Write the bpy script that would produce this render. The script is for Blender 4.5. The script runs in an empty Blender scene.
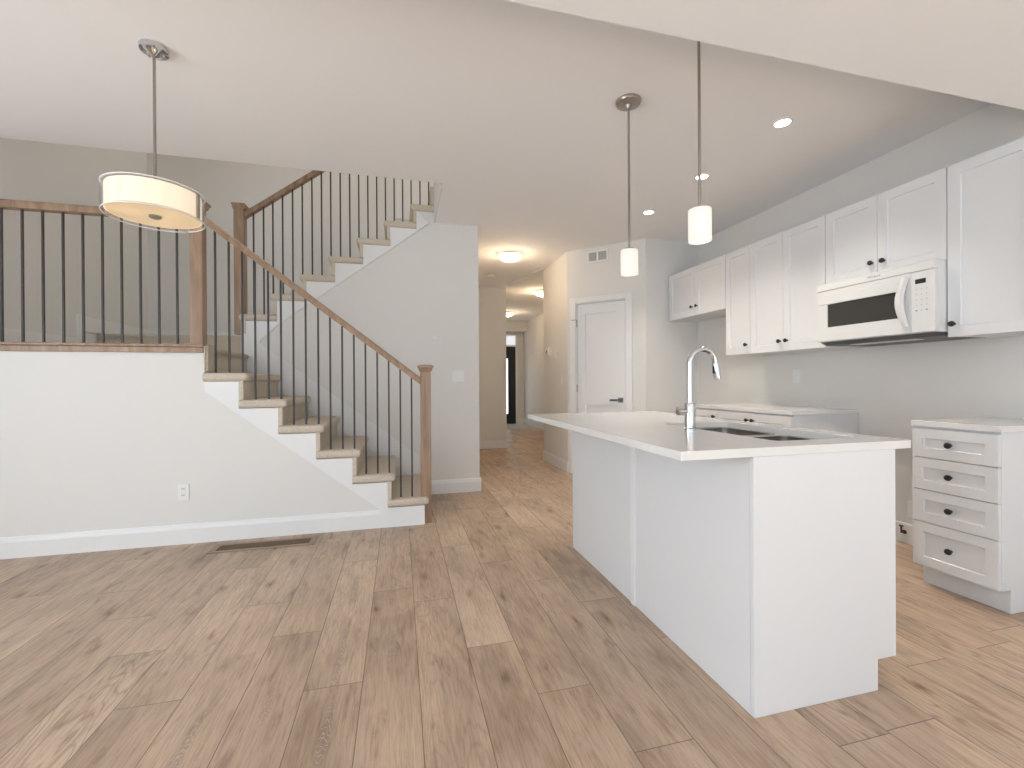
import bpy, bmesh, math, random
from mathutils import Vector, Matrix
C = bpy.context.scene
random.seed(7)
PI = math.pi

# ---------------------------------------------------------------- camera
F, YAW, PIT, ROL, HC, SY = 444.2134, .2482, -.0021, -.006, 1.1409, -.9831
fw = Vector((math.sin(YAW)*math.cos(PIT), math.cos(YAW)*math.cos(PIT), math.sin(PIT)))
rt = Vector((math.cos(YAW), -math.sin(YAW), 0)); up = rt.cross(fw)
r2 = rt*math.cos(ROL)+up*math.sin(ROL); u2 = -rt*math.sin(ROL)+up*math.cos(ROL)
cd = bpy.data.cameras.new('camera'); cam = bpy.data.objects.new('camera', cd)
C.collection.objects.link(cam); C.camera = cam
cd.sensor_fit = 'HORIZONTAL'; cd.sensor_width = 36; cd.lens = F/1024*36
cd.shift_y = SY/1024; cd.clip_start = .02; cd.clip_end = 100
M3 = Matrix((r2, u2, -fw)).transposed().to_4x4()
cam.matrix_world = Matrix.Translation((0, 0, HC)) @ M3

# ---------------------------------------------------------------- world, exposure, daylight and fill
C.view_settings.view_transform = 'Standard'; C.view_settings.look = 'None'
C.view_settings.gamma = 1; C.view_settings.use_curve_mapping = False
C.view_settings.exposure = 0.56
W = bpy.data.worlds.new('World'); C.world = W; W.use_nodes = True
W.node_tree.nodes['Background'].inputs[0].default_value = (.80, .88, 1, 1)
W.node_tree.nodes['Background'].inputs[1].default_value = 0.35
def area(name, loc, rot, sx, sy, power, col):
    l = bpy.data.lights.new(name, 'AREA'); l.shape = 'RECTANGLE'; l.size = sx; l.size_y = sy
    l.energy = power; l.color = col
    o = bpy.data.objects.new(name, l); C.collection.objects.link(o); o.location = loc; o.rotation_euler = rot
    return o
area('daylight_patio', (.2, -2.93, 1.25), (PI/2+.22, 0, 0), 5.6, 2.1, 43, (.69, .86, 1))
area('daylight_dining', (-3.93, -.1, 1.35), (PI/2+.2, 0, -PI/2), 3.6, 1.7, 76, (.82, .92, 1))
area('upstairs_fill', (-.2, 5.2, 5.2), (0, 0, 0), 2.2, .6, 17, (1, .95, .88))  # unseen area light added under the upstairs ceiling to brighten the stairwell
sl_ = bpy.data.lights.new('sun', 'SUN'); sl_.energy = 32; sl_.angle = .01; sl_.color = (.93, .97, 1)      # sun added behind the view so its floor patch bounces up to the ceiling
so = bpy.data.objects.new('sun', sl_); C.collection.objects.link(so); so.rotation_euler = Vector((.15, .62, -1)).to_track_quat('-Z', 'Y').to_euler()

# ---------------------------------------------------------------- materials
def mat(name, col, rough=.5, metal=0, bump=0, bscale=60, var=0, vscale=2, spec=.5, coat=0):
    m = bpy.data.materials.new(name); m.use_nodes = True; nt = m.node_tree; n = nt.nodes; b = n['Principled BSDF']
    b.inputs['Base Color'].default_value = (*col, 1); b.inputs['Roughness'].default_value = rough
    b.inputs['Metallic'].default_value = metal; b.inputs['Specular IOR Level'].default_value = spec
    b.inputs['Coat Weight'].default_value = coat
    tc = n.new('ShaderNodeTexCoord')
    if var:
        z = n.new('ShaderNodeTexNoise'); z.inputs['Scale'].default_value = vscale; z.inputs['Detail'].default_value = 4
        mx = n.new('ShaderNodeMix'); mx.data_type = 'RGBA'
        mx.inputs[6].default_value = (*[c*(1-var) for c in col], 1); mx.inputs[7].default_value = (*[min(1, c*(1+var)) for c in col], 1)
        nt.links.new(tc.outputs['Object'], z.inputs['Vector']); nt.links.new(z.outputs['Fac'], mx.inputs[0]); nt.links.new(mx.outputs[2], b.inputs['Base Color'])
    if bump:
        z = n.new('ShaderNodeTexNoise'); z.inputs['Scale'].default_value = bscale; z.inputs['Detail'].default_value = 3
        bp = n.new('ShaderNodeBump'); bp.inputs['Strength'].default_value = bump; bp.inputs['Distance'].default_value = .01
        nt.links.new(tc.outputs['Object'], z.inputs['Vector']); nt.links.new(z.outputs['Fac'], bp.inputs['Height']); nt.links.new(bp.outputs[0], b.inputs['Normal'])
    return m
WALL = mat('wall_paint', (.79, .775, .75), .75, bump=.03, bscale=180)
CEIL = mat('ceiling_paint', (.93, .92, .92), .9, bump=.05, bscale=140)
TRIM = mat('trim_white', (.85, .85, .85), .4)
CAB = mat('cabinet_white', (.78, .785, .80), .38)
QUARTZ = mat('quartz_white', (.80, .785, .77), .07, var=.02, vscale=9)
CHROME = mat('chrome', (.62, .63, .65), .06, 1)
STEEL = mat('stainless_steel', (.50, .49, .47), .16, 1)
DNICK = mat('dark_nickel', (.20, .185, .17), .35, 1)
NICKEL = mat('brushed_nickel', (.42, .39, .36), .32, 1)
BLACK = mat('black_metal', (.018, .016, .015), .35)
IRON = mat('iron_baluster', (.05, .042, .038), .45)
CARPET = mat('carpet_beige', (.66, .58, .48), .97, bump=.5, bscale=170, var=.16, vscale=70, spec=.1)
PLASTIC = mat('plastic_white', (.86, .855, .84), .35)
APPL = mat('appliance_white', (.76, .76, .755), .35)
GREYP = mat('grey_plastic', (.30, .30, .30), .5)
DARKG = mat('dark_glass', (.045, .042, .038), .12)
DOORB = mat('black_door_paint', (.012, .012, .014), .4)
COPPER = mat('copper_brown', (.16, .07, .05), .4, .6)
TILE = mat('foyer_tile_grey', (.62, .62, .62), .25, var=.06, vscale=1.5)
VENTW = mat('vent_bronze', (.17, .105, .06), .5)
def emis(name, col, s):
    m = bpy.data.materials.new(name); m.use_nodes = True; b = m.node_tree.nodes['Principled BSDF']
    b.inputs['Base Color'].default_value = (*col, 1); b.inputs['Emission Color'].default_value = (*col, 1); b.inputs['Emission Strength'].default_value = s
    return m
LED = emis('led_white', (1, .96, .9), 6)
SHADE = emis('dome_glass_lit', (1, .86, .66), 1.0)
SKYP = emis('daylight_glass', (.85, .93, 1), 1.1)
def translucent(name, col, ems, tr=.5):
    m = bpy.data.materials.new(name); m.use_nodes = True; nt = m.node_tree; n = nt.nodes
    n.remove(n['Principled BSDF']); out = n['Material Output']
    d = n.new('ShaderNodeBsdfDiffuse'); t = n.new('ShaderNodeBsdfTranslucent'); mx = n.new('ShaderNodeMixShader'); ad = n.new('ShaderNodeAddShader'); e = n.new('ShaderNodeEmission')
    d.inputs[0].default_value = (*col, 1); t.inputs[0].default_value = (*col, 1); mx.inputs[0].default_value = tr
    e.inputs[0].default_value = (*col, 1); e.inputs[1].default_value = ems
    nt.links.new(d.outputs[0], mx.inputs[1]); nt.links.new(t.outputs[0], mx.inputs[2]); nt.links.new(mx.outputs[0], ad.inputs[0]); nt.links.new(e.outputs[0], ad.inputs[1]); nt.links.new(ad.outputs[0], out.inputs[0])
    return m
OPAL = translucent('opal_glass', (.72, .69, .66), .30)
FABRIC = translucent('cream_shade_fabric', (.98, .91, .80), .17)
DIFFUSER = translucent('frosted_diffuser', (.93, .83, .67), .05, .6)
def clearglass():
    m = bpy.data.materials.new('clear_glass'); m.use_nodes = True; nt = m.node_tree; n = nt.nodes
    n.remove(n['Principled BSDF']); out = n['Material Output']
    t = n.new('ShaderNodeBsdfTransparent'); g = n.new('ShaderNodeBsdfGlossy'); mx = n.new('ShaderNodeMixShader'); fr = n.new('ShaderNodeLayerWeight')
    g.inputs['Roughness'].default_value = .05; fr.inputs[0].default_value = .12; t.inputs[0].default_value = (.985, .985, .985, 1)
    nt.links.new(fr.outputs[1], mx.inputs[0]); nt.links.new(t.outputs[0], mx.inputs[1]); nt.links.new(g.outputs[0], mx.inputs[2]); nt.links.new(mx.outputs[0], out.inputs[0])
    return m
GLASS = clearglass()

def wood_mat():                                     # oak of the railings, grain along the longest axis by object coords
    m = mat('oak_stain', (.36, .235, .15), .38); nt = m.node_tree; n = nt.nodes; b = n['Principled BSDF']
    tc = n.new('ShaderNodeTexCoord'); mp = n.new('ShaderNodeMapping'); mp.inputs['Scale'].default_value = (25, 60, 3)
    z = n.new('ShaderNodeTexNoise'); z.inputs['Scale'].default_value = 1; z.inputs['Detail'].default_value = 6; z.inputs['Distortion'].default_value = .5
    cr = n.new('ShaderNodeValToRGB'); cr.color_ramp.elements[0].position = .3; cr.color_ramp.elements[1].position = .72
    cr.color_ramp.elements[0].color = (.25, .155, .095, 1); cr.color_ramp.elements[1].color = (.43, .29, .195, 1)
    nt.links.new(tc.outputs['Object'], mp.inputs[0]); nt.links.new(mp.outputs[0], z.inputs['Vector']); nt.links.new(z.outputs['Fac'], cr.inputs[0]); nt.links.new(cr.outputs[0], b.inputs['Base Color'])
    return m
OAK = wood_mat()

def floor_mat():
    m = bpy.data.materials.new('oak_plank_floor'); m.use_nodes = True; nt = m.node_tree; n = nt.nodes; L = nt.links.new; b = n['Principled BSDF']
    def math_(op, a, bb=None, v=None):
        q = n.new('ShaderNodeMath'); q.operation = op; L(a, q.inputs[0])
        if bb is not None: L(bb, q.inputs[1])
        if v is not None: q.inputs[1].default_value = v
        return q.outputs[0]
    def mixc(f, a, c2, mode='MIX'):
        q = n.new('ShaderNodeMix'); q.data_type = 'RGBA'; q.blend_type = mode
        if isinstance(f, float): q.inputs[0].default_value = f
        else: L(f, q.inputs[0])
        for s, i in ((a, 6), (c2, 7)):
            if isinstance(s, tuple): q.inputs[i].default_value = s
            else: L(s, q.inputs[i])
        return q.outputs[2]
    def ramp(f, stops):
        q = n.new('ShaderNodeValToRGB'); e = q.color_ramp.elements
        while len(e) < len(stops): e.new(.5)
        for i, (p, c_) in enumerate(stops): e[i].position = p; e[i].color = (*c_, 1) if len(c_) == 3 else c_
        L(f, q.inputs[0]); return q.outputs[0]
    at = n.new('ShaderNodeAttribute'); at.attribute_name = 'rnd'
    sp = n.new('ShaderNodeSeparateColor'); L(at.outputs['Color'], sp.inputs[0])
    uv = n.new('ShaderNodeUVMap'); uv.uv_map = 'plank'
    su = n.new('ShaderNodeSeparateXYZ'); L(uv.outputs[0], su.inputs[0])
    # per plank grain coordinates
    off = n.new('ShaderNodeVectorMath'); off.operation = 'SCALE'; L(at.outputs['Color'], off.inputs[0]); off.inputs['Scale'].default_value = 37
    ad = n.new('ShaderNodeVectorMath'); ad.operation = 'ADD'; L(uv.outputs[0], ad.inputs[0]); L(off.outputs[0], ad.inputs[1])
    def stretched(sx, sy, sc, det, dist=0, rough=.55):
        mp = n.new('ShaderNodeMapping'); mp.inputs['Scale'].default_value = (sx, sy, 1); L(ad.outputs[0], mp.inputs[0])
        z = n.new('ShaderNodeTexNoise'); z.inputs['Scale'].default_value = sc; z.inputs['Detail'].default_value = det; z.inputs['Distortion'].default_value = dist; z.inputs['Roughness'].default_value = rough
        L(mp.outputs[0], z.inputs['Vector']); return z.outputs['Fac'], mp.outputs[0]
    fine, _ = stretched(75, 3.2, 2.4, 8, .4, .65)
    med, _ = stretched(17, 2.6, 1.6, 8, 1.0, .68)
    big, _ = stretched(2.5, 1.1, 1.3, 3, .5)
    # cathedral figure: contour lines of a stretched noise
    cath, _ = stretched(9.5, 1.6, .9, 2.5, .25, .4)
    cw = math_('FRACT', math_('MULTIPLY', cath, v=17.))
    cw = math_('ABSOLUTE', math_('SUBTRACT', cw, v=.5))
    base = ramp(sp.outputs[0], [(0, (.50, .377, .280)), (.3, (.53, .403, .30)), (.65, (.56, .43, .32)), (1, (.60, .466, .35))])
    tone = ramp(big, [(.3, (.74, .72, .70)), (.5, (.98, .97, .965)), (.70, (1.14, 1.13, 1.12))])
    c = mixc(1., base, tone, 'MULTIPLY')
    g1 = ramp(fine, [(.32, (.74, .725, .71)), (.5, (.99, .99, .99)), (.65, (1.08, 1.08, 1.08))])
    c = mixc(.9, c, g1, 'MULTIPLY')
    g2 = ramp(med, [(.30, (.60, .545, .50)), (.43, (.90, .885, .875)), (.55, (1.02, 1.02, 1.02)), (.72, (1.09, 1.09, 1.09))])
    c = mixc(.9, c, g2, 'MULTIPLY')
    cathm = ramp(cw, [(.0, (.66, .62, .59)), (.2, (1, 1, 1)), (.5, (1.06, 1.06, 1.06))])
    c = mixc(math_('MULTIPLY', ramp(sp.outputs[1], [(.40, (0, 0, 0)), (.75, (1, 1, 1))]), v=.75), c, cathm, 'MULTIPLY')
    # pale limed growth rings running up the middle of some planks
    uc = math_('DIVIDE', math_('SUBTRACT', su.outputs[0], v=.105), v=.02)
    par = math_('MULTIPLY', math_('MULTIPLY', uc, uc), v=.9)
    wob, _ = stretched(16, 7, 1.6, 4, .4, .6)
    ph = math_('ADD', math_('ADD', math_('MULTIPLY', su.outputs[1], v=38.), par), math_('MULTIPLY', wob, v=7.))
    ln = math_('ABSOLUTE', math_('SUBTRACT', math_('FRACT', ph), v=.5))
    lm = ramp(ln, [(.0, (1, 1, 1)), (.13, (0, 0, 0))])
    env = ramp(math_('ABSOLUTE', math_('ADD', uc, math_('MULTIPLY', math_('SUBTRACT', med, v=.5), v=2.5))), [(.7, (1, 1, 1)), (1.0, (0, 0, 0))])
    seg_, _ = stretched(.5, 2.6, 1.0, 1, 0, .3)
    sg = ramp(seg_, [(.48, (0, 0, 0)), (.58, (1, 1, 1))])
    on = ramp(sp.outputs[2], [(.28, (0, 0, 0)), (.33, (1, 1, 1))])
    fm = math_('MULTIPLY', math_('MULTIPLY', math_('MULTIPLY', lm, env), sg), on)
    dk = math_('MULTIPLY', math_('MULTIPLY', math_('MULTIPLY', env, sg), on), v=.45)
    c = mixc(dk, c, (.30, .215, .16, 1))
    c = mixc(math_('MULTIPLY', fm, v=.85), c, (.62, .51, .42, 1))
    # knots
    mp = n.new('ShaderNodeMapping'); mp.inputs['Scale'].default_value = (5.5, 2.0, 1); L(ad.outputs[0], mp.inputs[0])
    nz = n.new('ShaderNodeTexNoise'); nz.inputs['Scale'].default_value = 2.6; nz.inputs['Detail'].default_value = 3; L(mp.outputs[0], nz.inputs['Vector'])
    mo = n.new('ShaderNodeMix'); mo.data_type = 'VECTOR'; mo.inputs[0].default_value = .22; L(mp.outputs[0], mo.inputs[4]); L(nz.outputs['Color'], mo.inputs[5])
    vo = n.new('ShaderNodeTexVoronoi'); vo.inputs['Scale'].default_value = 1.6; L(mo.outputs[1], vo.inputs['Vector'])
    kn = ramp(vo.outputs['Distance'], [(.02, (.24, .17, .13)), (.06, (.52, .44, .38)), (.13, (.86, .82, .79)), (.24, (1, 1, 1))])
    c = mixc(.75, c, kn, 'MULTIPLY')
    # joints: UV is metres inside the plank, 'ext' holds plank width and length
    ex = n.new('ShaderNodeUVMap'); ex.uv_map = 'ext'; se = n.new('ShaderNodeSeparateXYZ'); L(ex.outputs[0], se.inputs[0])
    du = math_('MINIMUM', su.outputs[0], math_('SUBTRACT', se.outputs[0], su.outputs[0]))
    dv = math_('MINIMUM', su.outputs[1], math_('SUBTRACT', se.outputs[1], su.outputs[1]))
    ed = math_('MINIMUM', du, dv)
    em = n.new('ShaderNodeMapRange'); em.inputs[1].default_value = .0004; em.inputs[2].default_value = .0024; em.interpolation_type = 'SMOOTHSTEP'; L(ed, em.inputs[0])
    c = mixc(em.outputs[0], (.17, .12, .088, 1), c)
    L(c, b.inputs['Base Color'])
    rr = n.new('ShaderNodeMapRange'); rr.inputs[3].default_value = .36; rr.inputs[4].default_value = .5; L(fine, rr.inputs[0]); L(rr.outputs[0], b.inputs['Roughness'])
    bp = n.new('ShaderNodeBump'); bp.inputs['Strength'].default_value = .35; bp.inputs['Distance'].default_value = .002
    hh = math_('ADD', math_('MULTIPLY', em.outputs[0], v=1.), math_('MULTIPLY', fine, v=.35)); L(hh, bp.inputs['Height']); L(bp.outputs[0], b.inputs['Normal'])
    b.inputs['Specular IOR Level'].default_value = .4
    return m
FLOOR = floor_mat()

# ---------------------------------------------------------------- helpers
def B(): return bmesh.new()
def box(bm, x0, x1, y0, y1, z0, z1):
    vs = [bm.verts.new(p) for p in ((x0,y0,z0),(x1,y0,z0),(x1,y1,z0),(x0,y1,z0),(x0,y0,z1),(x1,y0,z1),(x1,y1,z1),(x0,y1,z1))]
    for f in ((0,3,2,1),(4,5,6,7),(0,1,5,4),(1,2,6,5),(2,3,7,6),(3,0,4,7)): bm.faces.new([vs[i] for i in f])
    return bm
def prism(bm, pts, axis, a, b_):                     # polygon (2-D) extruded along an axis
    def P3(p, v):
        return {'y': (p[0], v, p[1]), 'z': (p[0], p[1], v), 'x': (v, p[0], p[1])}[axis]
    A = [bm.verts.new(P3(p, a)) for p in pts]; Bv = [bm.verts.new(P3(p, b_)) for p in pts]
    n = len(pts); bm.faces.new(A); bm.faces.new(Bv[::-1])
    for i in range(n): bm.faces.new((A[i], Bv[i], Bv[(i+1) % n], A[(i+1) % n]))
    return bm
def lathe(bm, prof, cx=0, cy=0, cz=0, seg=32, axis='z', closed=False):
    rings = []
    for r, h in prof:
        ring = []
        for i in range(seg):
            a = 2*PI*i/seg; x, y = r*math.cos(a), r*math.sin(a)
            p = {'z': (x, y, h), 'x': (h, x, y), 'y': (x, h, y)}[axis]
            ring.append(bm.verts.new((p[0]+cx, p[1]+cy, p[2]+cz)))
        rings.append(ring)
    rr = list(zip(rings, rings[1:])) + ([(rings[-1], rings[0])] if closed else [])
    for A, Bv in rr:
        for i in range(seg): bm.faces.new((A[i], A[(i+1) % seg], Bv[(i+1) % seg], Bv[i]))
    if not closed:
        bm.faces.new(rings[0][::-1]); bm.faces.new(rings[-1])
    return bm
def tube(bm, pts, rad, seg=14, cap=True):
    pts = [Vector(p) for p in pts]; rings = []; prev = None
    for i, p in enumerate(pts):
        t = (pts[min(i+1, len(pts)-1)]-pts[max(i-1, 0)]).normalized()
        if prev is None:
            a = Vector((0, 0, 1)) if abs(t.z) < .9 else Vector((0, 1, 0)); nrm = (a-t*a.dot(t)).normalized()
        else: nrm = (prev-t*prev.dot(t)).normalized()
        prev = nrm; bn = t.cross(nrm); r = rad[i] if isinstance(rad, (list, tuple)) else rad
        rings.append([bm.verts.new(p+(nrm*math.cos(2*PI*k/seg)+bn*math.sin(2*PI*k/seg))*r) for k in range(seg)])
    for A, Bv in zip(rings, rings[1:]):
        for k in range(seg): bm.faces.new((A[k], A[(k+1) % seg], Bv[(k+1) % seg], Bv[k]))
    if cap: bm.faces.new(rings[0][::-1]); bm.faces.new(rings[-1])
    return bm
def obj(name, bm, m, parent=None, bevel=0, smooth=False, loc=None, bseg=2):
    bmesh.ops.recalc_face_normals(bm, faces=bm.faces)
    o0 = Vector((0, 0, 0))
    if parent is not None:
        q = parent
        while q is not None: o0 += q.location; q = q.parent
    elif loc is not None: o0 = Vector(loc)
    if o0.length: bmesh.ops.translate(bm, verts=bm.verts, vec=-o0)
    me = bpy.data.meshes.new(name); bm.to_mesh(me); bm.free()
    if m: me.materials.append(m)
    if smooth:
        for p in me.polygons: p.use_smooth = True
        try: me.set_sharp_from_angle(angle=math.radians(40))
        except Exception: pass
    o = bpy.data.objects.new(name, me); C.collection.objects.link(o)
    if parent is not None: o.parent = parent
    elif loc is not None: o.location = loc
    if bevel:
        md = o.modifiers.new('bevel', 'BEVEL'); md.width = bevel; md.segments = bseg; md.limit_method = 'ANGLE'; md.angle_limit = math.radians(50)
    return o
def tag(o, label, cat, group=None, kind=None):
    o['label'] = label; o['category'] = cat
    if group: o['group'] = group
    if kind: o['kind'] = kind
    return o
def thing(name, loc, label, cat, group=None):
    o = bpy.data.objects.new(name, None); C.collection.objects.link(o); o.location = loc; o.empty_display_size = .1
    return tag(o, label, cat, group)
def struct(name, bm, m, bevel=0, parent=None, **k):
    o = obj(name, bm, m, parent, bevel, **k)
    if parent is None: o['kind'] = 'structure'
    return o
def copy_tree(o, parent=None):
    c = o.copy(); C.collection.objects.link(c); c.parent = parent
    for ch in list(o.children): copy_tree(ch, c)
    return c
def point(parent, name, loc, power, col, r=.03):
    l = bpy.data.lights.new(name, 'POINT'); l.energy = power; l.color = col; l.shadow_soft_size = r
    o = bpy.data.objects.new(name, l); C.collection.objects.link(o); o.parent = parent; o.location = Vector(loc)
    return o

# ---------------------------------------------------------------- key measures (metres)
YK, YW, YB2 = 3.655, 4.603, 5.60        # knee wall, stair wall, back of stairwell
XL = -2.62
XR = 3.423; YBK = 4.54                   # kitchen walls
H = 2.775; HS = 2.44; YS = 1.472
XHL, XHR = .81, 2.05
nose = {k: .226-.2605*(k-1) for k in range(1, 7)}
tz = {1: .218, 2: .420, 3: .625, 4: .825, 5: 1.022, 6: 1.221, 7: 1.41, 8: 1.60, 9: 1.787, 10: 1.985, 11: 2.18, 12: 2.37, 13: 2.567, 14: 2.757, 15: 2.945, 16: 3.14}
n2 = {k: .373-.258*(16-k) for k in range(9, 17)}

# ---------------------------------------------------------------- floor
bm = B(); uvl = bm.loops.layers.uv.new('plank'); exl = bm.loops.layers.uv.new('ext'); cl = bm.loops.layers.color.new('rnd')
joint = {-1: 2.9, 0: 2.56, 1: 2.215, 2: 1.85, 3: 2.54, 4: 2.2, 5: 1.785, 6: 2.53, 7: 2.36, 8: 1.895, 9: 1.55, 10: 1.23, 11: 2.14, 14: 1.10, 16: 1.326, 15: 1.9, 12: 1.75, 13: 2.3}
PW, PL = .209, 1.21
tone = {(0, 0): .85, (1, 0): .9, (2, 0): .55, (7, 0): .6}
for j in range(-14, 29):
    x0 = -1.397+PW*j; y = joint.get(j, random.uniform(0, PL)); y -= PL*math.ceil((y+3.2)/PL)
    while y < 10.35:
        y1 = y+PL; ya, yb = max(y, -3.1), min(y1, 10.35)
        if yb > ya:
            f = bm.faces.new([bm.verts.new(p) for p in ((x0, ya, 0), (x0+PW, ya, 0), (x0+PW, yb, 0), (x0, yb, 0))])
            r = (random.random(), random.random(), random.random(), 1)
            for lp, (u, v) in zip(f.loops, ((0, ya-y), (PW, ya-y), (PW, yb-y), (0, yb-y))):
                lp[uvl].uv = (u, v); lp[exl].uv = (PW, PL); lp[cl] = r
        y = y1
fl = struct('floor', bm, FLOOR)
bm = B(); box(bm, 1.6, 4.2, 10.35, 12.0, -.05, .004); struct('floor_foyer', bm, TILE)

# ---------------------------------------------------------------- ceilings
bm = B()
box(bm, -4.1, 4.6, YS, YK+.02, H, H+.3)
box(bm, .363, 4.6, YK+.02, 12.0, H, H+.3)
struct('ceiling', bm, CEIL)
bm = B(); box(bm, -4.1, XR+.12, -3.1, YS, HS, H+.3); struct('ceiling_dining', bm, CEIL)
bm = B(); prism(bm, [(1.78, 7.26), (1.99, 6.1), (3.4, 6.1), (3.4, 7.26)], 'z', H-.012, H+.01); struct('ceiling_hall', bm, CEIL)
bm = B(); box(bm, XL-.12, 2.2, YK, YB2+.12, 5.3, 5.4); struct('ceiling_upstairs', bm, CEIL)

# ---------------------------------------------------------------- walls
def sawtooth(k0, k1, noses, zs, drop, xend, sign):
    pts = []
    return pts
# knee wall + wall under the lower flight
def flight1_top(off=0.0):
    pts = [(.187, tz[1]-.064)]
    for k in range(1, 7):
        x = nose[k+1]-.0625 if k < 6 else -1.362
        pts.append((x, tz[k]-.064))
        if k < 6: pts.append((x, tz[k+1]-.064))
    return pts
T1 = flight1_top()
bm = B(); prism(bm, [(.163, 0)]+[(.163, T1[0][1])]+T1[1:]+[(-1.3625, 1.386), (XL-.12, 1.386), (XL-.12, 0)], 'y', YK, YK+.12); struct('wall_front', bm, WALL)
bm = B(); box(bm, -4.1, XL, YK, YK+.12, 0, H+.05); struct('wall_left_return', bm, WALL)
bm = B(); box(bm, XL-.12, 2.2, YK+.02, YK+.12, H+.3, 5.4); struct('wall_above_opening', bm, WALL)
bm = B(); box(bm, XL-.12, XL, YK+.03, YB2, 1.2, 5.4); struct('wall_stairwell_left', bm, WALL)
bm = B(); box(bm, XL-.12, XHL-.101, YB2, YB2+.12, 1.2, 5.4); box(bm, XHL-.101, 2.2, YB2, YB2+.12, H+.3, 5.4); struct('wall_stairwell_back', bm, WALL)
bm = B(); box(bm, 2.1, 2.2, YK+.12, YB2, H+.3, 5.4); struct('wall_upstairs_right', bm, WALL)
def flight2_top(d=.064):
    pts = [(n2[9]+.02, tz[9]-d)]
    for k in range(9, 16):
        x = n2[k+1]+.0625
        pts.append((x, tz[k]-d)); pts.append((x, tz[k+1]-d if k < 15 else H+.3))
    return pts
T2 = flight2_top()
bm = B(); prism(bm, [(XHL, 0), (n2[9]+.02, 0)]+T2+[(XHL, H+.3)], 'y', YW, YW+.1); struct('wall_stairs', bm, WALL)
bm = B(); box(bm, XHL-.1, XHL, YW+.1, 7.5, 0, H+.02); struct('wall_hall_left', bm, WALL)
bm = B(); box(bm, XHL-.1, 1.80, 7.5, 7.62, 0, H+.02); struct('wall_hall_back', bm, WALL)
bm = B(); box(bm, 1.68, 1.80, 7.62, 11.8, 0, H+.02); struct('wall_foyer_left', bm, WALL)
bm = B(); prism(bm, [(XHR, 5.24), (XHR+.12, 5.29), (XHR+.12, 6.2), (XHR, 6.2)], 'z', 0, H+.02); struct('wall_hall_right', bm, WALL)
bm = B(); box(bm, XHR+.12, 3.45, 6.1, 6.2, 0, H+.02); struct('wall_den', bm, WALL)
bm = B(); box(bm, 3.33, 3.45, 6.2, 11.8, 0, H+.02); struct('wall_foyer_right', bm, WALL)
bm = B(); box(bm, 1.6, 4.2, 11.8, 11.92, 0, H+.02); struct('wall_foyer_front', bm, WALL)
bm = B(); box(bm, 1.8, 3.33, 11.45, 11.8, 2.50, H+.01); struct('trim_foyer_bulkhead', bm, WALL)
# diagonal pantry wall (plane x+y = 7.29): built along s from (2.05,5.24)
DV = Vector((1, -1, 0)).normalized(); DN = Vector((-1, -1, 0)).normalized(); D0 = Vector((2.05, 5.24, 0))
SD = .127, .731      # slab from..to along s
DT = 2.10
def diag(bm, s0, s1, n0, n1, z0, z1):               # box in wall coordinates: s along, n out of the wall
    vs = []
    for z in (z0, z1):
        for s, n_ in ((s0, n0), (s1, n0), (s1, n1), (s0, n1)): vs.append(bm.verts.new(D0+DV*s+DN*n_+Vector((0, 0, z))))
    for f in ((0,3,2,1),(4,5,6,7),(0,1,5,4),(1,2,6,5),(2,3,7,6),(3,0,4,7)): bm.faces.new([vs[i] for i in f])
    return bm
SL = ((2.74-2.05)*math.sqrt(2))
bm = B(); diag(bm, 0, SD[0]-.015, -.12, 0, 0, H+.02); diag(bm, SD[1]+.015, SL, -.12, 0, 0, H+.02); diag(bm, SD[0]-.015, SD[1]+.015, -.12, 0, DT+.015, H+.02)
struct('wall_pantry', bm, WALL)
bm = B(); box(bm, 2.735, XR+.12, YBK, YBK+.12, 0, H+.02); struct('wall_kitchen_back', bm, WALL)
bm = B(); box(bm, XR, XR+.12, -3.1, YBK, 0, H+.02); struct('wall_right', bm, WALL)
# walls behind the camera, with the windows that light the room
bm = B()
box(bm, -4.1, -2.6, -3.1, -3.0, 0, HS); box(bm, 3.0, XR, -3.1, -3.0, 0, HS); box(bm, -2.6, 3.0, -3.1, -3.0, 2.3, HS); box(bm, -2.6, 3.0, -3.1, -3.0, 0, .2)
struct('wall_back', bm, WALL)
bm = B()
box(bm, -4.1, -4.0, -3.0, -1.5, 0, H); box(bm, -4.1, -4.0, 2.1, YK, 0, H); box(bm, -4.1, -4.0, -1.5, 2.1, 0, .5); box(bm, -4.1, -4.0, -1.5, 2.1, 2.2, H)
struct('wall_left', bm, WALL)
def window(name, horiz, a0, a1, z0, z1, c, nm):
    bm = B(); w = .06
    def bx(a, b_, z_, z2):
        if horiz: box(bm, a, b_, c-.03, c+.03, z_, z2)
        else: box(bm, c-.03, c+.03, a, b_, z_, z2)
    bx(a0, a1, z0, z0+w); bx(a0, a1, z1-w, z1); 
    for i in range(nm+1):
        a = a0+(a1-a0-w)*i/nm; bx(a, a+w, z0+w, z1-w)
    o = struct(name, bm, TRIM)
    bm = B()
    if horiz: box(bm, a0+.01, a1-.01, c-.004, c+.004, z0+.01, z1-.01)
    else: box(bm, c-.004, c+.004, a0+.01, a1-.01, z0+.01, z1-.01)
    obj('pane', bm, GLASS, o)
window('window_1', True, -2.6, 3.0, .2, 2.3, -3.05, 3)
window('window_2', False, -1.5, 2.1, .5, 2.2, -4.05, 2)

# ---------------------------------------------------------------- baseboards and skirt boards
def bb(name, x0, x1, y0, y1, z0=0, h=.14):
    bm = B(); box(bm, x0, x1, y0, y1, z0, z0+h); return struct(name, bm, TRIM, bevel=.004)
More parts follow.
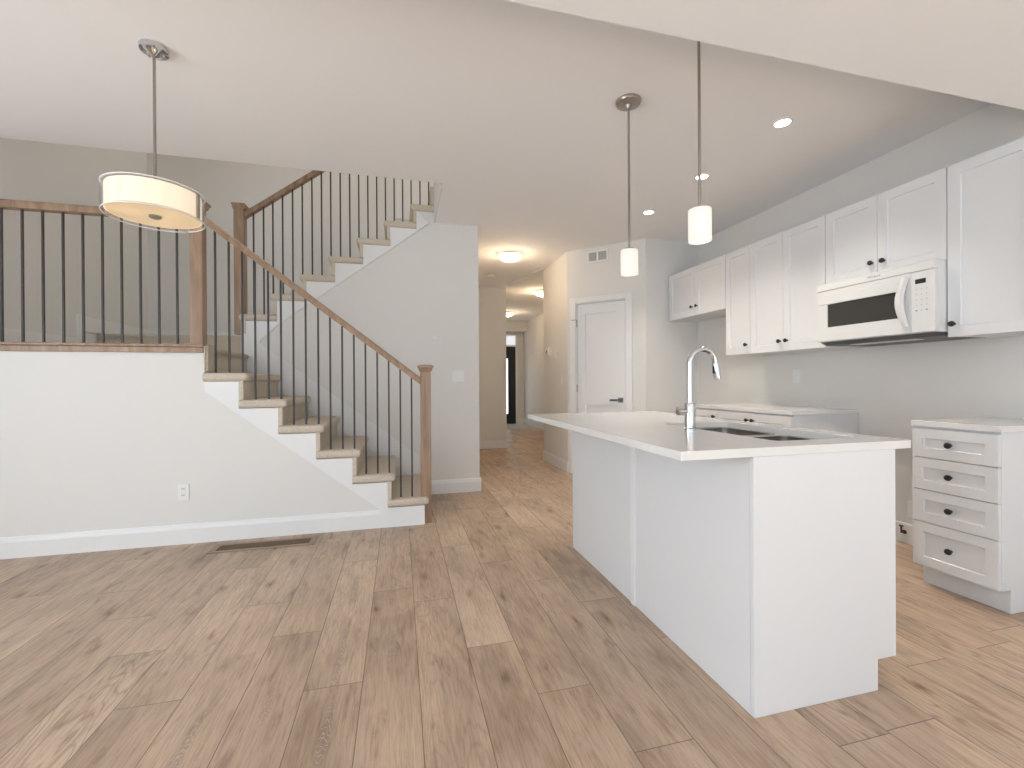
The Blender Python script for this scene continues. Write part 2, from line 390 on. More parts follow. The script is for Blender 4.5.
# profile baseboard on the front wall: thick lower, thinner cap
bm = B(); prism(bm, [(YK, 0), (YK-.015, 0), (YK-.015, .105), (YK-.008, .135), (YK, .14)], 'x', -4.0, -.15); struct('baseboard_front', bm, TRIM)
bm = B(); prism(bm, [(YW, 0), (YW-.015, 0), (YW-.015, .105), (YW-.008, .135), (YW, .14)], 'x', .2, XHL+.015); struct('baseboard_stairs', bm, TRIM)
bb('baseboard_hall_back', XHL, 1.815, 7.485, 7.5)
bb('baseboard_hall_left', XHL, XHL+.015, YW, 7.485)
bm = B(); prism(bm, [(XHR, 0), (XHR-.015, 0), (XHR-.015, .105), (XHR-.008, .135), (XHR, .14)], 'y', 5.235, 6.215); struct('baseboard_hall_right', bm, TRIM)
bb('baseboard_right', XR-.015, XR, 1.87, 2.655)
bb('baseboard_foyer_right', 3.315, 3.33, 6.2, 11.8)
bb('baseboard_foyer_front', 3.145, 3.33, 11.785, 11.8)
bm = B(); box(bm, XL, XL+.015, YK+.12, 4.53, 1.41, 1.53); box(bm, XL, XL+.018, 4.50, 4.54, 1.41, 1.735); box(bm, XL, XL+.015, 4.54, YB2, 1.60, 1.725)
struct('baseboard_stairwell_left', bm, TRIM)
bb('baseboard_stairwell_back', XL, -1.45, YB2-.015, YB2, 1.60, .12)

# stairs ------------------------------------------------------------------------------------------
lo = thing('staircase', (-.6, 4.1, 0), 'lower carpeted stair flight rising left from the wood floor to the landing', 'staircase')
# skirt board of the near side, sawtooth above and sloping below
def slope1(x): return 1.086+(x+1.355)*(.121-1.086)/(-.125+1.355)
bm = B()
pts = [(.190, 0.0), (-.151, 0.0), (-.151, .1405), (-1.355, 1.086), (-1.3605, 1.11)]
tt = [(x+.003 if i else .190, z) for i, (x, z) in enumerate(T1)][::-1]
prism(bm, pts+tt[1:] if False else pts+tt, 'y', YK-.018, YK-.0005)
obj('skirt_board', bm, TRIM, lo)
# skirt on the far side, against the stair wall
bm = B(); prism(bm, [(.19, .14), (.19, .40), (-1.38, 1.61), (-1.38, 1.28)], 'y', YW-.014, YW-.0005); obj('wall_skirt', bm, TRIM, lo)
def step_mesh(x_nose, z, depth, riser, y0, y1, dirx=-1, side=.03):
    bm = B()
    xb = x_nose+dirx*depth; x0, x1 = min(x_nose, xb), max(x_nose, xb)
    box(bm, x0, x1, y0, y1, z-.062, z)
    es = [e for e in bm.edges if not (abs(e.verts[0].co.x-xb) < 1e-6 and abs(e.verts[1].co.x-xb) < 1e-6)]
    bmesh.ops.bevel(bm, geom=es, offset=.024, segments=5, affect='EDGES', profile=.5)
    b2 = B(); xr = x_nose+dirx*.032; xq = xr+dirx*.03
    box(b2, min(xr, xq), max(xr, xq), y0+(side*.35 if x_nose != nose[1] else .0335), y1, z-riser+.001, z-.04)
    tmp = bpy.data.meshes.new('t'); b2.to_mesh(tmp); b2.free(); bm.from_mesh(tmp); bpy.data.meshes.remove(tmp)
    bmesh.ops.recalc_face_normals(bm, faces=bm.faces)
    return bm
for k in range(1, 7):
    prevz = tz[k-1] if k > 1 else 0
    d = .2605+.0615 if k < 6 else .29
    obj('carpeted_step', step_mesh(nose[k], tz[k], d, tz[k]-prevz, YK-.032, YW-.016), CARPET, lo, smooth=True)
# landing at step 7 and the raised quarter at step 8
ld = thing('stair_landing', (-2.0, 4.4, 1.2), 'beige carpeted stair landing behind the level wooden railing', 'landing')
bm = B(); box(bm, XL+.002, -1.34, YK+.132, 4.744, 1.367, 1.41)
for v in bm.verts:
    pass
bmesh.ops.bevel(bm, geom=[e for e in bm.edges if all(abs(v.co.x+1.34) < 1e-5 for v in e.verts)], offset=.018, segments=4, affect='EDGES')
box(bm, -1.40, -1.37, YK+.132, YW-.002, tz[6]+.001, 1.366); 
obj('lower_platform', bm, CARPET, ld, smooth=True)
bm = B(); box(bm, XL+.002, -1.425, 4.745, YB2-.002, 1.557, 1.60)
bmesh.ops.bevel(bm, geom=[e for e in bm.edges if all(abs(v.co.y-4.745) < 1e-5 for v in e.verts)], offset=.018, segments=4, affect='EDGES')
box(bm, XL+.003, -1.44, 4.775, 4.80, 1.409, 1.57)
obj('upper_platform', bm, CARPET, ld, smooth=True)
# carpet fold beside the corner newel
bm = B(); box(bm, -1.3615, -1.336, YK-.03, YK+.131, 1.222, 1.425); bmesh.ops.bevel(bm, geom=bm.edges[:], offset=.013, segments=3, affect='EDGES'); obj('carpet_edge', bm, CARPET, ld, smooth=True)

hi = thing('staircase', (-.5, 5.1, 1.6), 'upper carpeted stair flight climbing right from the landing through the ceiling opening', 'staircase')
def slope2(x): return 1.971+(x+.741)*.757
bm = B(); t2 = [(x-.003 if i % 2 else x, z) for i, (x, z) in enumerate(T2)]
t2 = [p for p in T2 if p[0] < .36 and p[1] < 2.93]
prism(bm, [(n2[9]+.015, 1.30), (-1.05, slope2(-1.05)), (.33, H-.003), (t2[-1][0], H-.003)] + t2[::-1] if False else [(n2[9]+.017, 1.38), (-1.1, slope2(-1.1)), (.30, slope2(.30) if slope2(.30) < H else H-.003), (t2[-1][0], t2[-1][1])]+t2[::-1][1:], 'y', YW-.015, YW-.0005)
obj('skirt_board', bm, TRIM, hi)
bm = B(); 
prism(bm, [(-1.40, 1.62), (-1.40, 1.80), (.36, 1.80+1.76*.757), (.36, 1.62+1.76*.757)], 'y', YB2-.014, YB2-.0005); obj('wall_skirt', bm, TRIM, hi)
for k in range(9, 16):
    obj('carpeted_step', step_mesh(n2[k], tz[k], .258+.0615, tz[k]-tz[k-1], YW-.03, YB2-.016, dirx=1), CARPET, hi, smooth=True)
bm = B(); box(bm, .41, 2.1, YK+.125, YB2, 3.10, 3.14); box(bm, .318, .349, YW+.101, YB2-.015, tz[15]+.001, 3.14); box(bm, .318, .362, YW-.012, YW+.1, tz[15]+.001, 3.14); struct('floor_upstairs', bm, CARPET)
bm = B(); box(bm, .350, .3625, YK+.121, YW-.001, H+.001, 3.14); struct('trim_opening', bm, WALL)
# white panel added for the bright strip seen between the top balusters
bm = B(); box(bm, -.02, .06, YB2-.02, YB2, 3.14, 5.0); box(bm, .95, 1.03, YB2-.02, YB2, 3.14, 5.0); box(bm, .06, .95, YB2-.012, YB2, 3.14, 5.0)
struct('upstairs_white_panel', bm, TRIM)

# railings ----------------------------------------------------------------------------------------
def newel(name, x0, x1, y0, y1, z0, z1, parent, cap=.022):
    bm = B(); box(bm, x0, x1, y0, y1, z0, z1-.045)
    bmesh.ops.bevel(bm, geom=[e for e in bm.edges if abs(e.verts[0].co.z-e.verts[1].co.z) > .1], offset=.004, segments=2, affect='EDGES')
    o = obj(name, bm, OAK, parent)
    cx, cy, w, d = (x0+x1)/2, (y0+y1)/2, (x1-x0)/2, (y1-y0)/2
    bm = B()
    lv = [(.004, z1-.055), (.010, z1-.045), (cap*.6, z1-.03), (cap, z1-.022), (cap, z1-.008), (0.0, z1)]
    rings = [[bm.verts.new((cx+sx*(w+e), cy+sy*(d+e), z)) for sx, sy in ((-1,-1),(1,-1),(1,1),(-1,1))] for e, z in lv]
    for A, Bv in zip(rings, rings[1:]):
        for i in range(4): bm.faces.new((A[i], A[(i+1) % 4], Bv[(i+1) % 4], Bv[i]))
    bm.faces.new(rings[0][::-1]); bm.faces.new(rings[-1])
    obj('post_cap', bm, OAK, o)
    return o
def rail(name, p0, p1, w, h, parent):               # handrail with rounded top, p = centre of top face
    p0, p1 = Vector(p0), Vector(p1); d = (p1-p0); side = Vector((0, w/2, 0)) if abs(d.x) > abs(d.y) else Vector((w/2, 0, 0))
    prof = [(-1, -h), (-1, -h*.45), (-.86, -h*.14), (-.45, 0), (.45, 0), (.86, -h*.14), (1, -h*.45), (1, -h)]
    bm = B(); A = [bm.verts.new(p0+side*a+Vector((0, 0, z))) for a, z in prof]; E_ = [bm.verts.new(p1+side*a+Vector((0, 0, z))) for a, z in prof]
    n = len(prof); bm.faces.new(A); bm.faces.new(E_[::-1])
    for i in range(n): bm.faces.new((A[i], E_[i], E_[(i+1) % n], A[(i+1) % n]))
    return obj(name, bm, OAK, parent)
def balusters(parent, spots):                       # (x, y, z0, z1)
    for (x, y, z0, z1) in spots:
        key = round(z1-z0, 2)
        bm = B(); box(bm, x-.0065, x+.0065, y-.0065, y+.0065, z0, z1)
        obj('baluster', bm, IRON, parent, bevel=.0015, bseg=1)
ra = thing('stair_railing', (-2.0, 3.7, 1.386), 'level oak railing with dark iron balusters on the low wall', 'railing')
bm = B(); box(bm, XL+.002, -1.362, YK-.028, YK+.13, 1.405, 1.425); obj('sill_board', bm, OAK, ra, bevel=.006)
bm = B(); box(bm, XL+.002, -1.364, YK-.016, YK-.0005, 1.365, 1.405); obj('sill_molding', bm, OAK, ra, bevel=.004)
newel('newel_post', -1.455, -1.375, 3.66, 3.74, 1.4255, 2.475, ra)
rail('handrail', (XL+.002, 3.70, 2.376), (-1.456, 3.70, 2.376), .062, .056, ra)
balusters(ra, [(-2.561+.1124*i, 3.70, 1.4255, 2.325) for i in range(0, 10)])
rb = thing('stair_railing', (-.6, 3.7, .2), 'sloping oak railing with dark iron balusters and end post on the lower flight', 'railing')
sl = (1.219-2.381)/(.162+1.346)
def hr1(x): return 2.350+sl*(x+1.346)
newel('newel_post', .165, .247, 3.655+.006, 3.743, 0.001, 1.285, rb)
rail('handrail', (-1.374, 3.70, hr1(-1.374)), (.164, 3.70, hr1(.164)), .060, .060, rb)
bx_ = [-1.307, -1.218, -1.130, -1.045, -0.956, -0.869, -0.783, -0.696, -0.607, -0.521, -0.433, -0.346, -0.26, -0.171, -0.083, 0.006, 0.095]
sp_ = []
for x in bx_:
    k = min(6, 1+int((.226-x)/.2605)); sp_.append((x, 3.70, tz[k]-.004, hr1(x)-.056))
balusters(rb, sp_)
rc = thing('stair_railing', (-.5, 4.65, 1.6), 'darker oak railing of the upper flight running up behind the ceiling edge', 'railing')
def hr2(x): return 2.785+.757*(x+1.35)
newel('newel_post', -1.478, -1.390, 4.61, 4.70, 1.601, 2.818, rc, .014)
rail('handrail', (-1.389, 4.655, hr2(-1.389)), (.33, 4.655, hr2(.33)), .060, .062, rc)
b2 = [-1.323, -1.237, -1.157, -1.072, -0.984, -0.898, -0.811, -0.725, -0.641, -0.553, -0.465, -0.380, -0.294, -0.209, -0.125, -0.040, 0.043, 0.128, 0.217, 0.305]
sp_ = []
for x in b2:
    k = min(15, 9+int((x-n2[9])/.258)); sp_.append((x, 4.655, tz[k]-.004, hr2(x)-.058))
balusters(rc, sp_)

# ---------------------------------------------------------------- pantry door and front door
d1 = struct('door_1', diag(B(), SD[0]-.015, SD[0]-.001, -.12, -.0005, 0, DT+.014), TRIM)
bm = B(); diag(bm, SD[1]+.001, SD[1]+.0145, -.12, -.0005, 0, DT+.014); diag(bm, SD[0], SD[1], -.12, -.0005, DT+.002, DT+.0145); obj('jamb', bm, TRIM, d1)
bm = B(); cw = .068
diag(bm, SD[0]-.02-cw, SD[0]-.012, .0005, .018, 0, DT+.012+cw); diag(bm, SD[1]+.012, SD[1]+.02+cw, .0005, .018, 0, DT+.012+cw); diag(bm, SD[0]-.012, SD[1]+.012, .0005, .018, DT+.012, DT+.012+cw)
obj('casing', bm, TRIM, d1, bevel=.004)
bm = B(); s0, s1 = SD[0]+.003, SD[1]-.003; st = .105
diag(bm, s0, s0+st, -.05, -.012, .008, DT-.003); diag(bm, s1-st, s1, -.05, -.012, .008, DT-.003)
for za, zb in ((.008, .23), (.86, 1.06), (DT-.125, DT-.003)): diag(bm, s0+st, s1-st, -.05, -.012, za, zb)
diag(bm, s0+st, s1-st, -.045, -.030, .23, .86); diag(bm, s0+st, s1-st, -.045, -.030, 1.06, DT-.125)
slab = obj('slab', bm, TRIM, d1)
bm = B(); p = D0+DV*(s1-.055)
def dpt(s, n_, z): return D0+DV*s+DN*n_+Vector((0, 0, z))
sH = s1-.055
diag(bm, sH-.03, sH+.03, -.0119, -.004, .92-.03, .92+.03)
tube(bm, [dpt(sH, -.006, .92), dpt(sH, .042, .92)], .011)
tube(bm, [dpt(sH+.012, .042, .92), dpt(sH-.115, .042, .92)], .0125)
obj('lever_handle', bm, DNICK, slab, smooth=True)
for z in (1.86, 1.06, .30):
    bm = B(); tube(bm, [dpt(SD[0]-.001, -.003, z-.045), dpt(SD[0]-.001, -.003, z+.045)], .007, 10); obj('hinge', bm, NICKEL, d1)
bm = B(); tube(bm, [dpt(SD[0]-.001, .004, 1.905), dpt(SD[0]-.06, .035, 1.905)], .005, 8); obj('door_stop', bm, NICKEL, d1)
d2 = struct('door_2', box(B(), 2.17, 3.08, 11.745, 11.79, .01, 2.10), DOORB)
bm = B(); box(bm, 2.40, 2.862, 11.738, 11.746, .28, 1.78); obj('pane', bm, SKYP, d2)
bm = B(); box(bm, 3.082, 3.14, 11.755, 11.799, 0, 2.46); box(bm, 2.11, 2.168, 11.755, 11.799, 0, 2.46); box(bm, 2.168, 3.082, 11.755, 11.799, 2.11, 2.15); box(bm, 2.168, 3.082, 11.755, 11.799, 2.40, 2.46); obj('frame', bm, TRIM, d2)
w3 = struct('window_3', box(B(), 2.17, 3.08, 11.77, 11.785, 2.15, 2.40), emis('transom_daylight', (.80, .86, .95), .45))

# ---------------------------------------------------------------- kitchen island
isl = thing('kitchen_island', (1.47, 2.05, 0), 'white panelled kitchen island body standing on the wood floor', 'kitchen island')
X0, X1, Y0, Y1 = 1.155, 1.786, 1.251, 2.87; ZT = .8835
bm = B(); box(bm, X0+.012, X1-.001, Y0+.018, Y1-.018, .10, .68); box(bm, X0+.012, X1-.09, Y0+.018, Y1-.018, 0.001, .10); obj('carcass', bm, CAB, isl)
bm = B(); prism(bm, [(X0, 0.0005), (X0+.543, .0005), (X0+.543, .114), (X1, .114), (X1, ZT), (X0, ZT)], 'y', Y0, Y0+.0175); obj('end_panel', bm, CAB, isl, bevel=.0012)
bm = B(); prism(bm, [(X0, 0.0005), (X0+.543, .0005), (X0+.543, .114), (X1, .114), (X1, ZT), (X0, ZT)], 'y', Y1-.0175, Y1); obj('end_panel', bm, CAB, isl, bevel=.0012)
bm = B(); box(bm, X0, X0+.0115, Y0+.0185, 2.030, .0005, ZT); obj('back_panel', bm, CAB, isl)
bm = B(); box(bm, X0, X0+.0115, 2.068, Y1-.0185, .0005, ZT); obj('back_panel', bm, CAB, isl)
bm = B(); box(bm, X0-.007, X0+.0115, 2.031, 2.067, .0005, ZT); obj('joint_batten', bm, TRIM, isl)

def shaker(bm, y0, y1, z0, z1, xf, t=.02, st=.062, rec=.008):     # facing -X
    box(bm, xf, xf+t, y0, y0+st, z0, z1); box(bm, xf, xf+t, y1-st, y1, z0, z1)
    box(bm, xf, xf+t, y0+st, y1-st, z0, z0+st); box(bm, xf, xf+t, y0+st, y1-st, z1-st, z1)
    box(bm, xf+rec, xf+t, y0+st, y1-st, z0+st, z1-st)
    return bm
def shaker2(bm, y0, y1, z0, z1, xf, sgn=-1, t=.02, st=.062, rec=.009):   # one manifold slab with recessed field
    xb = xf-sgn*t; xr = xf-sgn*rec; ch = .004
    def ring(x, i): return [bm.verts.new((x, y, z)) for y, z in ((y0+i, z0+i), (y1-i, z0+i), (y1-i, z1-i), (y0+i, z1-i))]
    R_ = [ring(xb, 0), ring(xf-sgn*(-0.0)-0*sgn, 0.0), ring(xf, st-ch*0), ring(xr, st+ch)]
    R_[1] = R_[1]
    for A, Bv in zip(R_, R_[1:]):
        for i in range(4): bm.faces.new((A[i], A[(i+1) % 4], Bv[(i+1) % 4], Bv[i]))
    bm.faces.new(R_[0][::-1]); bm.faces.new(R_[-1]); return bm
def knob(x, y, z, parent, sgn=-1):
    bm = B(); prof = [(.0075, 0), (.006, .004), (.0048, .012), (.011, .0175), (.0155, .020), (.0165, .024), (.0145, .029), (.007, .0315)]
    lathe(bm, [(r, sgn*h) for r, h in prof], x, y, z, 20, 'x'); return obj('knob', bm, BLACK, parent, smooth=True)
# sink-side doors of the island (away from the camera)
for a, b_ in ((1.275, 1.62), (1.624, 1.97), (1.974, 2.40), (2.404, 2.84)):
    bm = B(); shaker2(bm, a, b_, .12, .87, X1, 1); d = obj('door', bm, CAB, isl); knob(X1, b_-.04 if a < 1.5 else a+.04, .80, d, 1)

# island worktop with the sink cut-out
CX0, CX1, CY0, CY1, CZ0, CZ1 = .875, 1.863, 1.2495, 3.004, .884, .914
bowls = [(1.370, 1.765, 1.370, 1.725), (1.370, 1.765, 1.755, 2.115)]
def rrect(x0, x1, y0, y1, r, n=5):
    pts = []
    for cx, cy, a0 in ((x1-r, y1-r, 0), (x0+r, y1-r, PI/2), (x0+r, y0+r, PI), (x1-r, y0+r, 1.5*PI)):
        for i in range(n+1): a = a0+PI/2*i/n; pts.append((cx+r*math.cos(a), cy+r*math.sin(a)))
    return pts
top = obj('island_worktop', box(B(), CX0, CX1, CY0, CY1, CZ0, CZ1), QUARTZ, None, loc=(1.37, 2.1, CZ0))
tag(top, 'large white quartz worktop overhanging the island with an undermount sink', 'countertop')
cbm = B(); prism(cbm, rrect(1.370, 1.765, 1.370, 2.115, .03), 'z', .80, 1.0)
# boolean evaluated once, cutter removed afterwards
cut = obj('cutter', cbm, None); md = top.modifiers.new('cut', 'BOOLEAN'); md.object = cut; md.solver = 'EXACT'
dg = bpy.context.evaluated_depsgraph_get(); ev = top.evaluated_get(dg); nm = bpy.data.meshes.new_from_object(ev)
top.modifiers.clear(); top.data = nm; bpy.data.objects.remove(cut)
md = top.modifiers.new('bevel', 'BEVEL'); md.width = .002; md.segments = 2; md.limit_method = 'ANGLE'; md.angle_limit = math.radians(60)

snk = thing('kitchen_sink', (1.567, 1.742, .695), 'stainless double bowl sink set into the island worktop', 'sink')
for (x0, x1, y0, y1) in bowls:
    bm = B(); rings = []
    for e, z, r in ((.0, .8832, .032), (0.0, .878, .032), (-.002, .74, .04), (-.03, .70, .03)):
        rings.append([bm.verts.new((px, py, z)) for px, py in rrect(x0-e, x1+e, y0-e, y1+e, r)])
    for A, Bv in zip(rings, rings[1:]):
        n = len(A)
        for i in range(n): bm.faces.new((A[i], A[(i+1) % n], Bv[(i+1) % n], Bv[i]))
    bm.faces.new(rings[-1])
    o = obj('bowl', bm, STEEL, snk, smooth=True); sm = o.modifiers.new('solid', 'SOLIDIFY'); sm.thickness = .0015; sm.offset = -1
    bm = B(); lathe(bm, [(.035, .7005), (.035, .704), (.028, .7045), (.022, .702)], (x0+x1)/2, (y0+y1)/2, 0, 20); obj('drain', bm, CHROME, o, smooth=True)
bm = B(); box(bm, 1.376, 1.759, 1.7265, 1.7535, .835, .868); obj('bowl_divider', bm, STEEL, snk, bevel=.003)

fc = thing('kitchen_faucet', (1.302, 1.79, .914), 'tall chrome gooseneck kitchen faucet rising from the island worktop', 'faucet')
fx, fy = 1.302, 1.79
bm = B(); lathe(bm, [(.027, .9142), (.027, .922), (.0235, .926), (.0235, 1.035), (.021, 1.04), (.017, 1.042)], fx, fy, 0, 28); obj('faucet_body', bm, CHROME, fc, smooth=True)
R_ = .068; zc = 1.303-.014-R_
pts = [(fx, fy, 1.04), (fx, fy, 1.12), (fx, fy, zc)]
for i in range(1, 15):
    a = PI-PI*i/15*1.06; pts.append((fx+R_+R_*math.cos(a), fy-.004*i/15, zc+R_*math.sin(a)))
bm = B(); tube(bm, pts, .0135, 18); sp = obj('spout', bm, CHROME, fc, smooth=True)
e = Vector(pts[-1]); dr = (Vector(pts[-1])-Vector(pts[-2])).normalized()
bm = B(); tube(bm, [e, e+dr*.01, e+dr*.06, e+dr*.075], [.0142, .0165, .0175, .015], 18); hd = obj('spray_head', bm, CHROME, fc, smooth=True)
bm = B(); q = e+dr*.03+Vector((-.0155, -.003, 0)); box(bm, q.x-.004, q.x+.004, q.y-.006, q.y+.006, q.z-.018, q.z+.018); obj('spray_button', bm, BLACK, hd, bevel=.002)
bm = B(); tube(bm, [(fx-.02, fy, 1.0), (fx-.058, fy, 1.0)], .0135, 16); obj('handle_hub', bm, CHROME, fc, smooth=True)
bm = B(); tube(bm, [(fx-.058, fy, .985), (fx-.066, fy, 1.024)], [.006, .005], 12); lathe(bm, [(.0145, -.058), (.0145, -.066)], fx, fy, 1.0, 20, 'x'); obj('lever', bm, NICKEL, fc, smooth=True)

# ---------------------------------------------------------------- base cabinets on the right wall
XDF, XTK = 2.787, 2.869
def base_cab(y0, y1, label, kind, near_panel=True):
    t = thing('base_cabinet', ((XDF+XR)/2, (y0+y1)/2, 0), label, 'base cabinet')
    bm = B(); e = .018 if near_panel else 0
    prism(bm, [(XDF+.021, .116), (XDF+.021, .8835), (XR-.002, .8835), (XR-.002, .001), (XTK, .001), (XTK, .116)], 'y', y0+e, y1-.001); obj('carcass', bm, CAB, t)
    if near_panel:
        bm = B(); prism(bm, [(XDF+.0205, .117), (XDF+.0205, .8835), (XR-.002, .8835), (XR-.002, .0005), (XTK-.001, .0005), (XTK-.001, .117)], 'y', y0, y0+.0175); obj('end_panel', bm, CAB, t)
    return t
t = base_cab(1.494, 1.865, 'white four drawer base cabinet standing alone at the right, toe kick below', 'drawers')
zs = [(.872, .716), (.712, .540), (.536, .362), (.358, .120)]
for a, b_ in zs:
    bm = B(); shaker2(bm, 1.496, 1.863, b_, a, XDF, -1, st=.05); d = obj('drawer', bm, CAB, t); knob(XDF+.009, 1.69, (a+b_)/2 if a > .4 else (a+b_)/2+.0, d)
t = base_cab(2.66, 3.43, 'white two door base cabinet left of the empty range gap', 'doors')
for a, b_, kk in ((2.662, 3.044, 3.016), (3.048, 3.428, 3.076)):
    bm = B(); shaker2(bm, a, b_, .12, .872, XDF, -1); d = obj('door', bm, CAB, t); knob(XDF, kk, .815, d)
t = base_cab(3.432, 3.74, 'narrow white one door base cabinet beside the refrigerator space', 'door', False)
bm = B(); shaker2(bm, 3.434, 3.738, .12, .872, XDF, -1); d = obj('door', bm, CAB, t); knob(XDF, 3.475, .815, d)
def worktop(y0, y1, label):
    o = obj('worktop', box(B(), XDF-.003, XR-.001, y0, y1, .8845, .914), QUARTZ, None, bevel=.002, loc=(XDF, y0, .8845)); tag(o, label, 'countertop')
worktop(1.480, 1.868, 'short white quartz worktop on the four drawer cabinet')
worktop(2.648, 3.745, 'long white quartz worktop along the wall behind the island')

# ---------------------------------------------------------------- wall cabinets
XU = 3.0143; ZU = 2.344
def wall_cab(y0, y1, z0, label, doors):
    t = thing('wall_cabinet', ((XU+XR)/2, (y0+y1)/2, z0), label, 'wall cabinet', 'white wall cabinets above the worktops')
    bm = B(); box(bm, XU+.0205, XR-.001, y0+.0008, y1-.0008, z0+.003, ZU-.002); obj('carcass', bm, CAB, t)
    for a, b_, ky, kz in doors:
        bm = B(); shaker2(bm, a+.0015, b_-.0015, z0, ZU, XU, -1, st=.058); d = obj('door', bm, CAB, t); knob(XU, ky, kz, d)
    return t
wall_cab(3.600, 4.535, 1.832, 'short two door white wall cabinet above the refrigerator space at the far end', [(3.600, 4.055, 4.012, 1.926), (4.055, 4.512, 4.094, 1.926)])
wall_cab(3.298, 3.598, 1.381, 'narrow single door white wall cabinet next to the short far pair', [(3.298, 3.598, 3.336, 1.463)])
wall_cab(2.577, 3.296, 1.381, 'tall two door white wall cabinet left of the microwave', [(2.577, 2.947, 2.908, 1.462), (2.947, 3.296, 2.976, 1.462)])
wall_cab(1.837, 2.575, 1.826, 'short two door white wall cabinet directly above the microwave', [(1.837, 2.215, 2.172, 1.905), (2.215, 2.575, 2.245, 1.907)])
wall_cab(1.463, 1.835, 1.381, 'tall single door white wall cabinet right of the microwave', [(1.463, 1.835, 1.803, 1.452)])

# ---------------------------------------------------------------- microwave
mw = thing('microwave', (3.15, 2.205, 1.40), 'white over-range microwave hung under the short wall cabinet', 'microwave')
MY0, MY1, MX, MZ0, MZ1 = 1.840, 2.572, 2.925, 1.412, 1.824
bm = B(); box(bm, MX+.03, XR-.002, MY0, MY1, MZ0, MZ1); obj('housing', bm, APPL, mw, bevel=.003)
bm = B(); box(bm, MX+.004, MX+.0295, MY0, MY1, 1.772, MZ1); gr = obj('vent_strip', bm, APPL, mw, bevel=.004)
DY0 = 1.962
# door as frame + window
bm = B(); WY0, WY1, WZ0, WZ1 = 2.030, 2.488, 1.512, 1.672
x0_, x1_ = MX, MX+.0295
box(bm, x0_, x1_, WY1, MY1-.001, MZ0+.004, 1.769); box(bm, x0_, x1_, DY0, WY0, MZ0+.004, 1.769); box(bm, x0_, x1_, WY0, WY1, MZ0+.004, WZ0); box(bm, x0_, x1_, WY0, WY1, WZ1, 1.769)
dr_ = obj('door', bm, APPL, mw)
bm = B(); box(bm, x0_+.005, x0_+.012, WY0, WY1, WZ0, WZ1); obj('window', bm, DARKG, dr_)
bm = B(); prism(bm, [(WY0, WZ1+.002), (WY1+.06, WZ1+.002), (WY1+.06, 1.735), (WY0-.02, 1.735)], 'x', x0_-.004, x0_); obj('molding', bm, APPL, dr_, bevel=.0035)
# bowed handle
pts = []
for i in range(13):
    f = i/12; z = 1.455+f*.295; pts.append((x0_-.008-.026*math.sin(PI*f), 1.985+.020*math.sin(PI*f), z))
bm = B(); rings = []
for i, p in enumerate(pts):
    w = .016+.006*math.sin(PI*i/12); rings.append([bm.verts.new((p[0]+dx, p[1]+dy*w, p[2])) for dx, dy in ((0, -1), (-.010, -.6), (-.010, .6), (0, 1), (.012, 1), (.012, -1))])
for A, Bv in zip(rings, rings[1:]):
    for i in range(6): bm.faces.new((A[i], A[(i+1) % 6], Bv[(i+1) % 6], Bv[i]))
bm.faces.new(rings[0][::-1]); bm.faces.new(rings[-1]); obj('handle', bm, APPL, dr_, smooth=True)
bm = B(); box(bm, x0_+.001, x1_, MY0, DY0-.002, MZ0+.004, 1.769); cp = obj('control_panel', bm, APPL, mw, bevel=.002)
bm = B(); box(bm, x0_-.0005, x0_+.001, 1.884, 1.938, 1.698, 1.725); obj('display', bm, BLACK, cp)
for i in range(5):
    for j in range(3):
        if i == 4 and j == 1: pass
        bm = B(); y = 1.937-j*.026; z = 1.668-i*.031; box(bm, x0_-.0003, x0_+.001, y-.009, y-.001, z-.005, z+.003); obj('button', bm, GREYP if i == 4 and j != 1 else mat('button_grey', (.62, .62, .61), .5) if (i, j) == (0, 0) else bpy.data.materials.get('button_grey') or APPL, cp)
bm = B(); box(bm, MX+.025, XR-.01, MY0+.01, MY1-.01, MZ0-.022, MZ0-.001)
for v in bm.verts:
    if v.co.z < MZ0-.01 and v.co.x < 3.0: v.co.x += .05
bs = obj('bottom_grille', bm, GREYP, mw)
bs.data.materials[0] = mat('dark_grille', (.09, .09, .09), .45)
bm = B(); box(bm, 3.04, 3.12, 2.02, 2.42, MZ0-.026, MZ0-.0225); obj('lamp_cover', bm, APPL, bs)
cu = bpy.data.curves.new('brand_text', 'FONT'); cu.body = 'Whirlpool'; cu.size = .019; cu.extrude = .0003; cu.align_x = 'CENTER'
tx = bpy.data.objects.new('brand_text', cu); C.collection.objects.link(tx); tx.parent = gr
tx.rotation_euler = (PI/2, 0, -PI/2); tx.location = Vector((MX+.0036, 2.175, 1.793))-mw.location
me_ = bpy.data.meshes.new_from_object(tx); tx2 = bpy.data.objects.new('brand_text', me_); C.collection.objects.link(tx2); tx2.parent = gr
tx2.rotation_euler = tx.rotation_euler; tx2.location = tx.location; me_.materials.clear(); me_.materials.append(GREYP)
bpy.data.objects.remove(tx); bpy.data.curves.remove(cu)

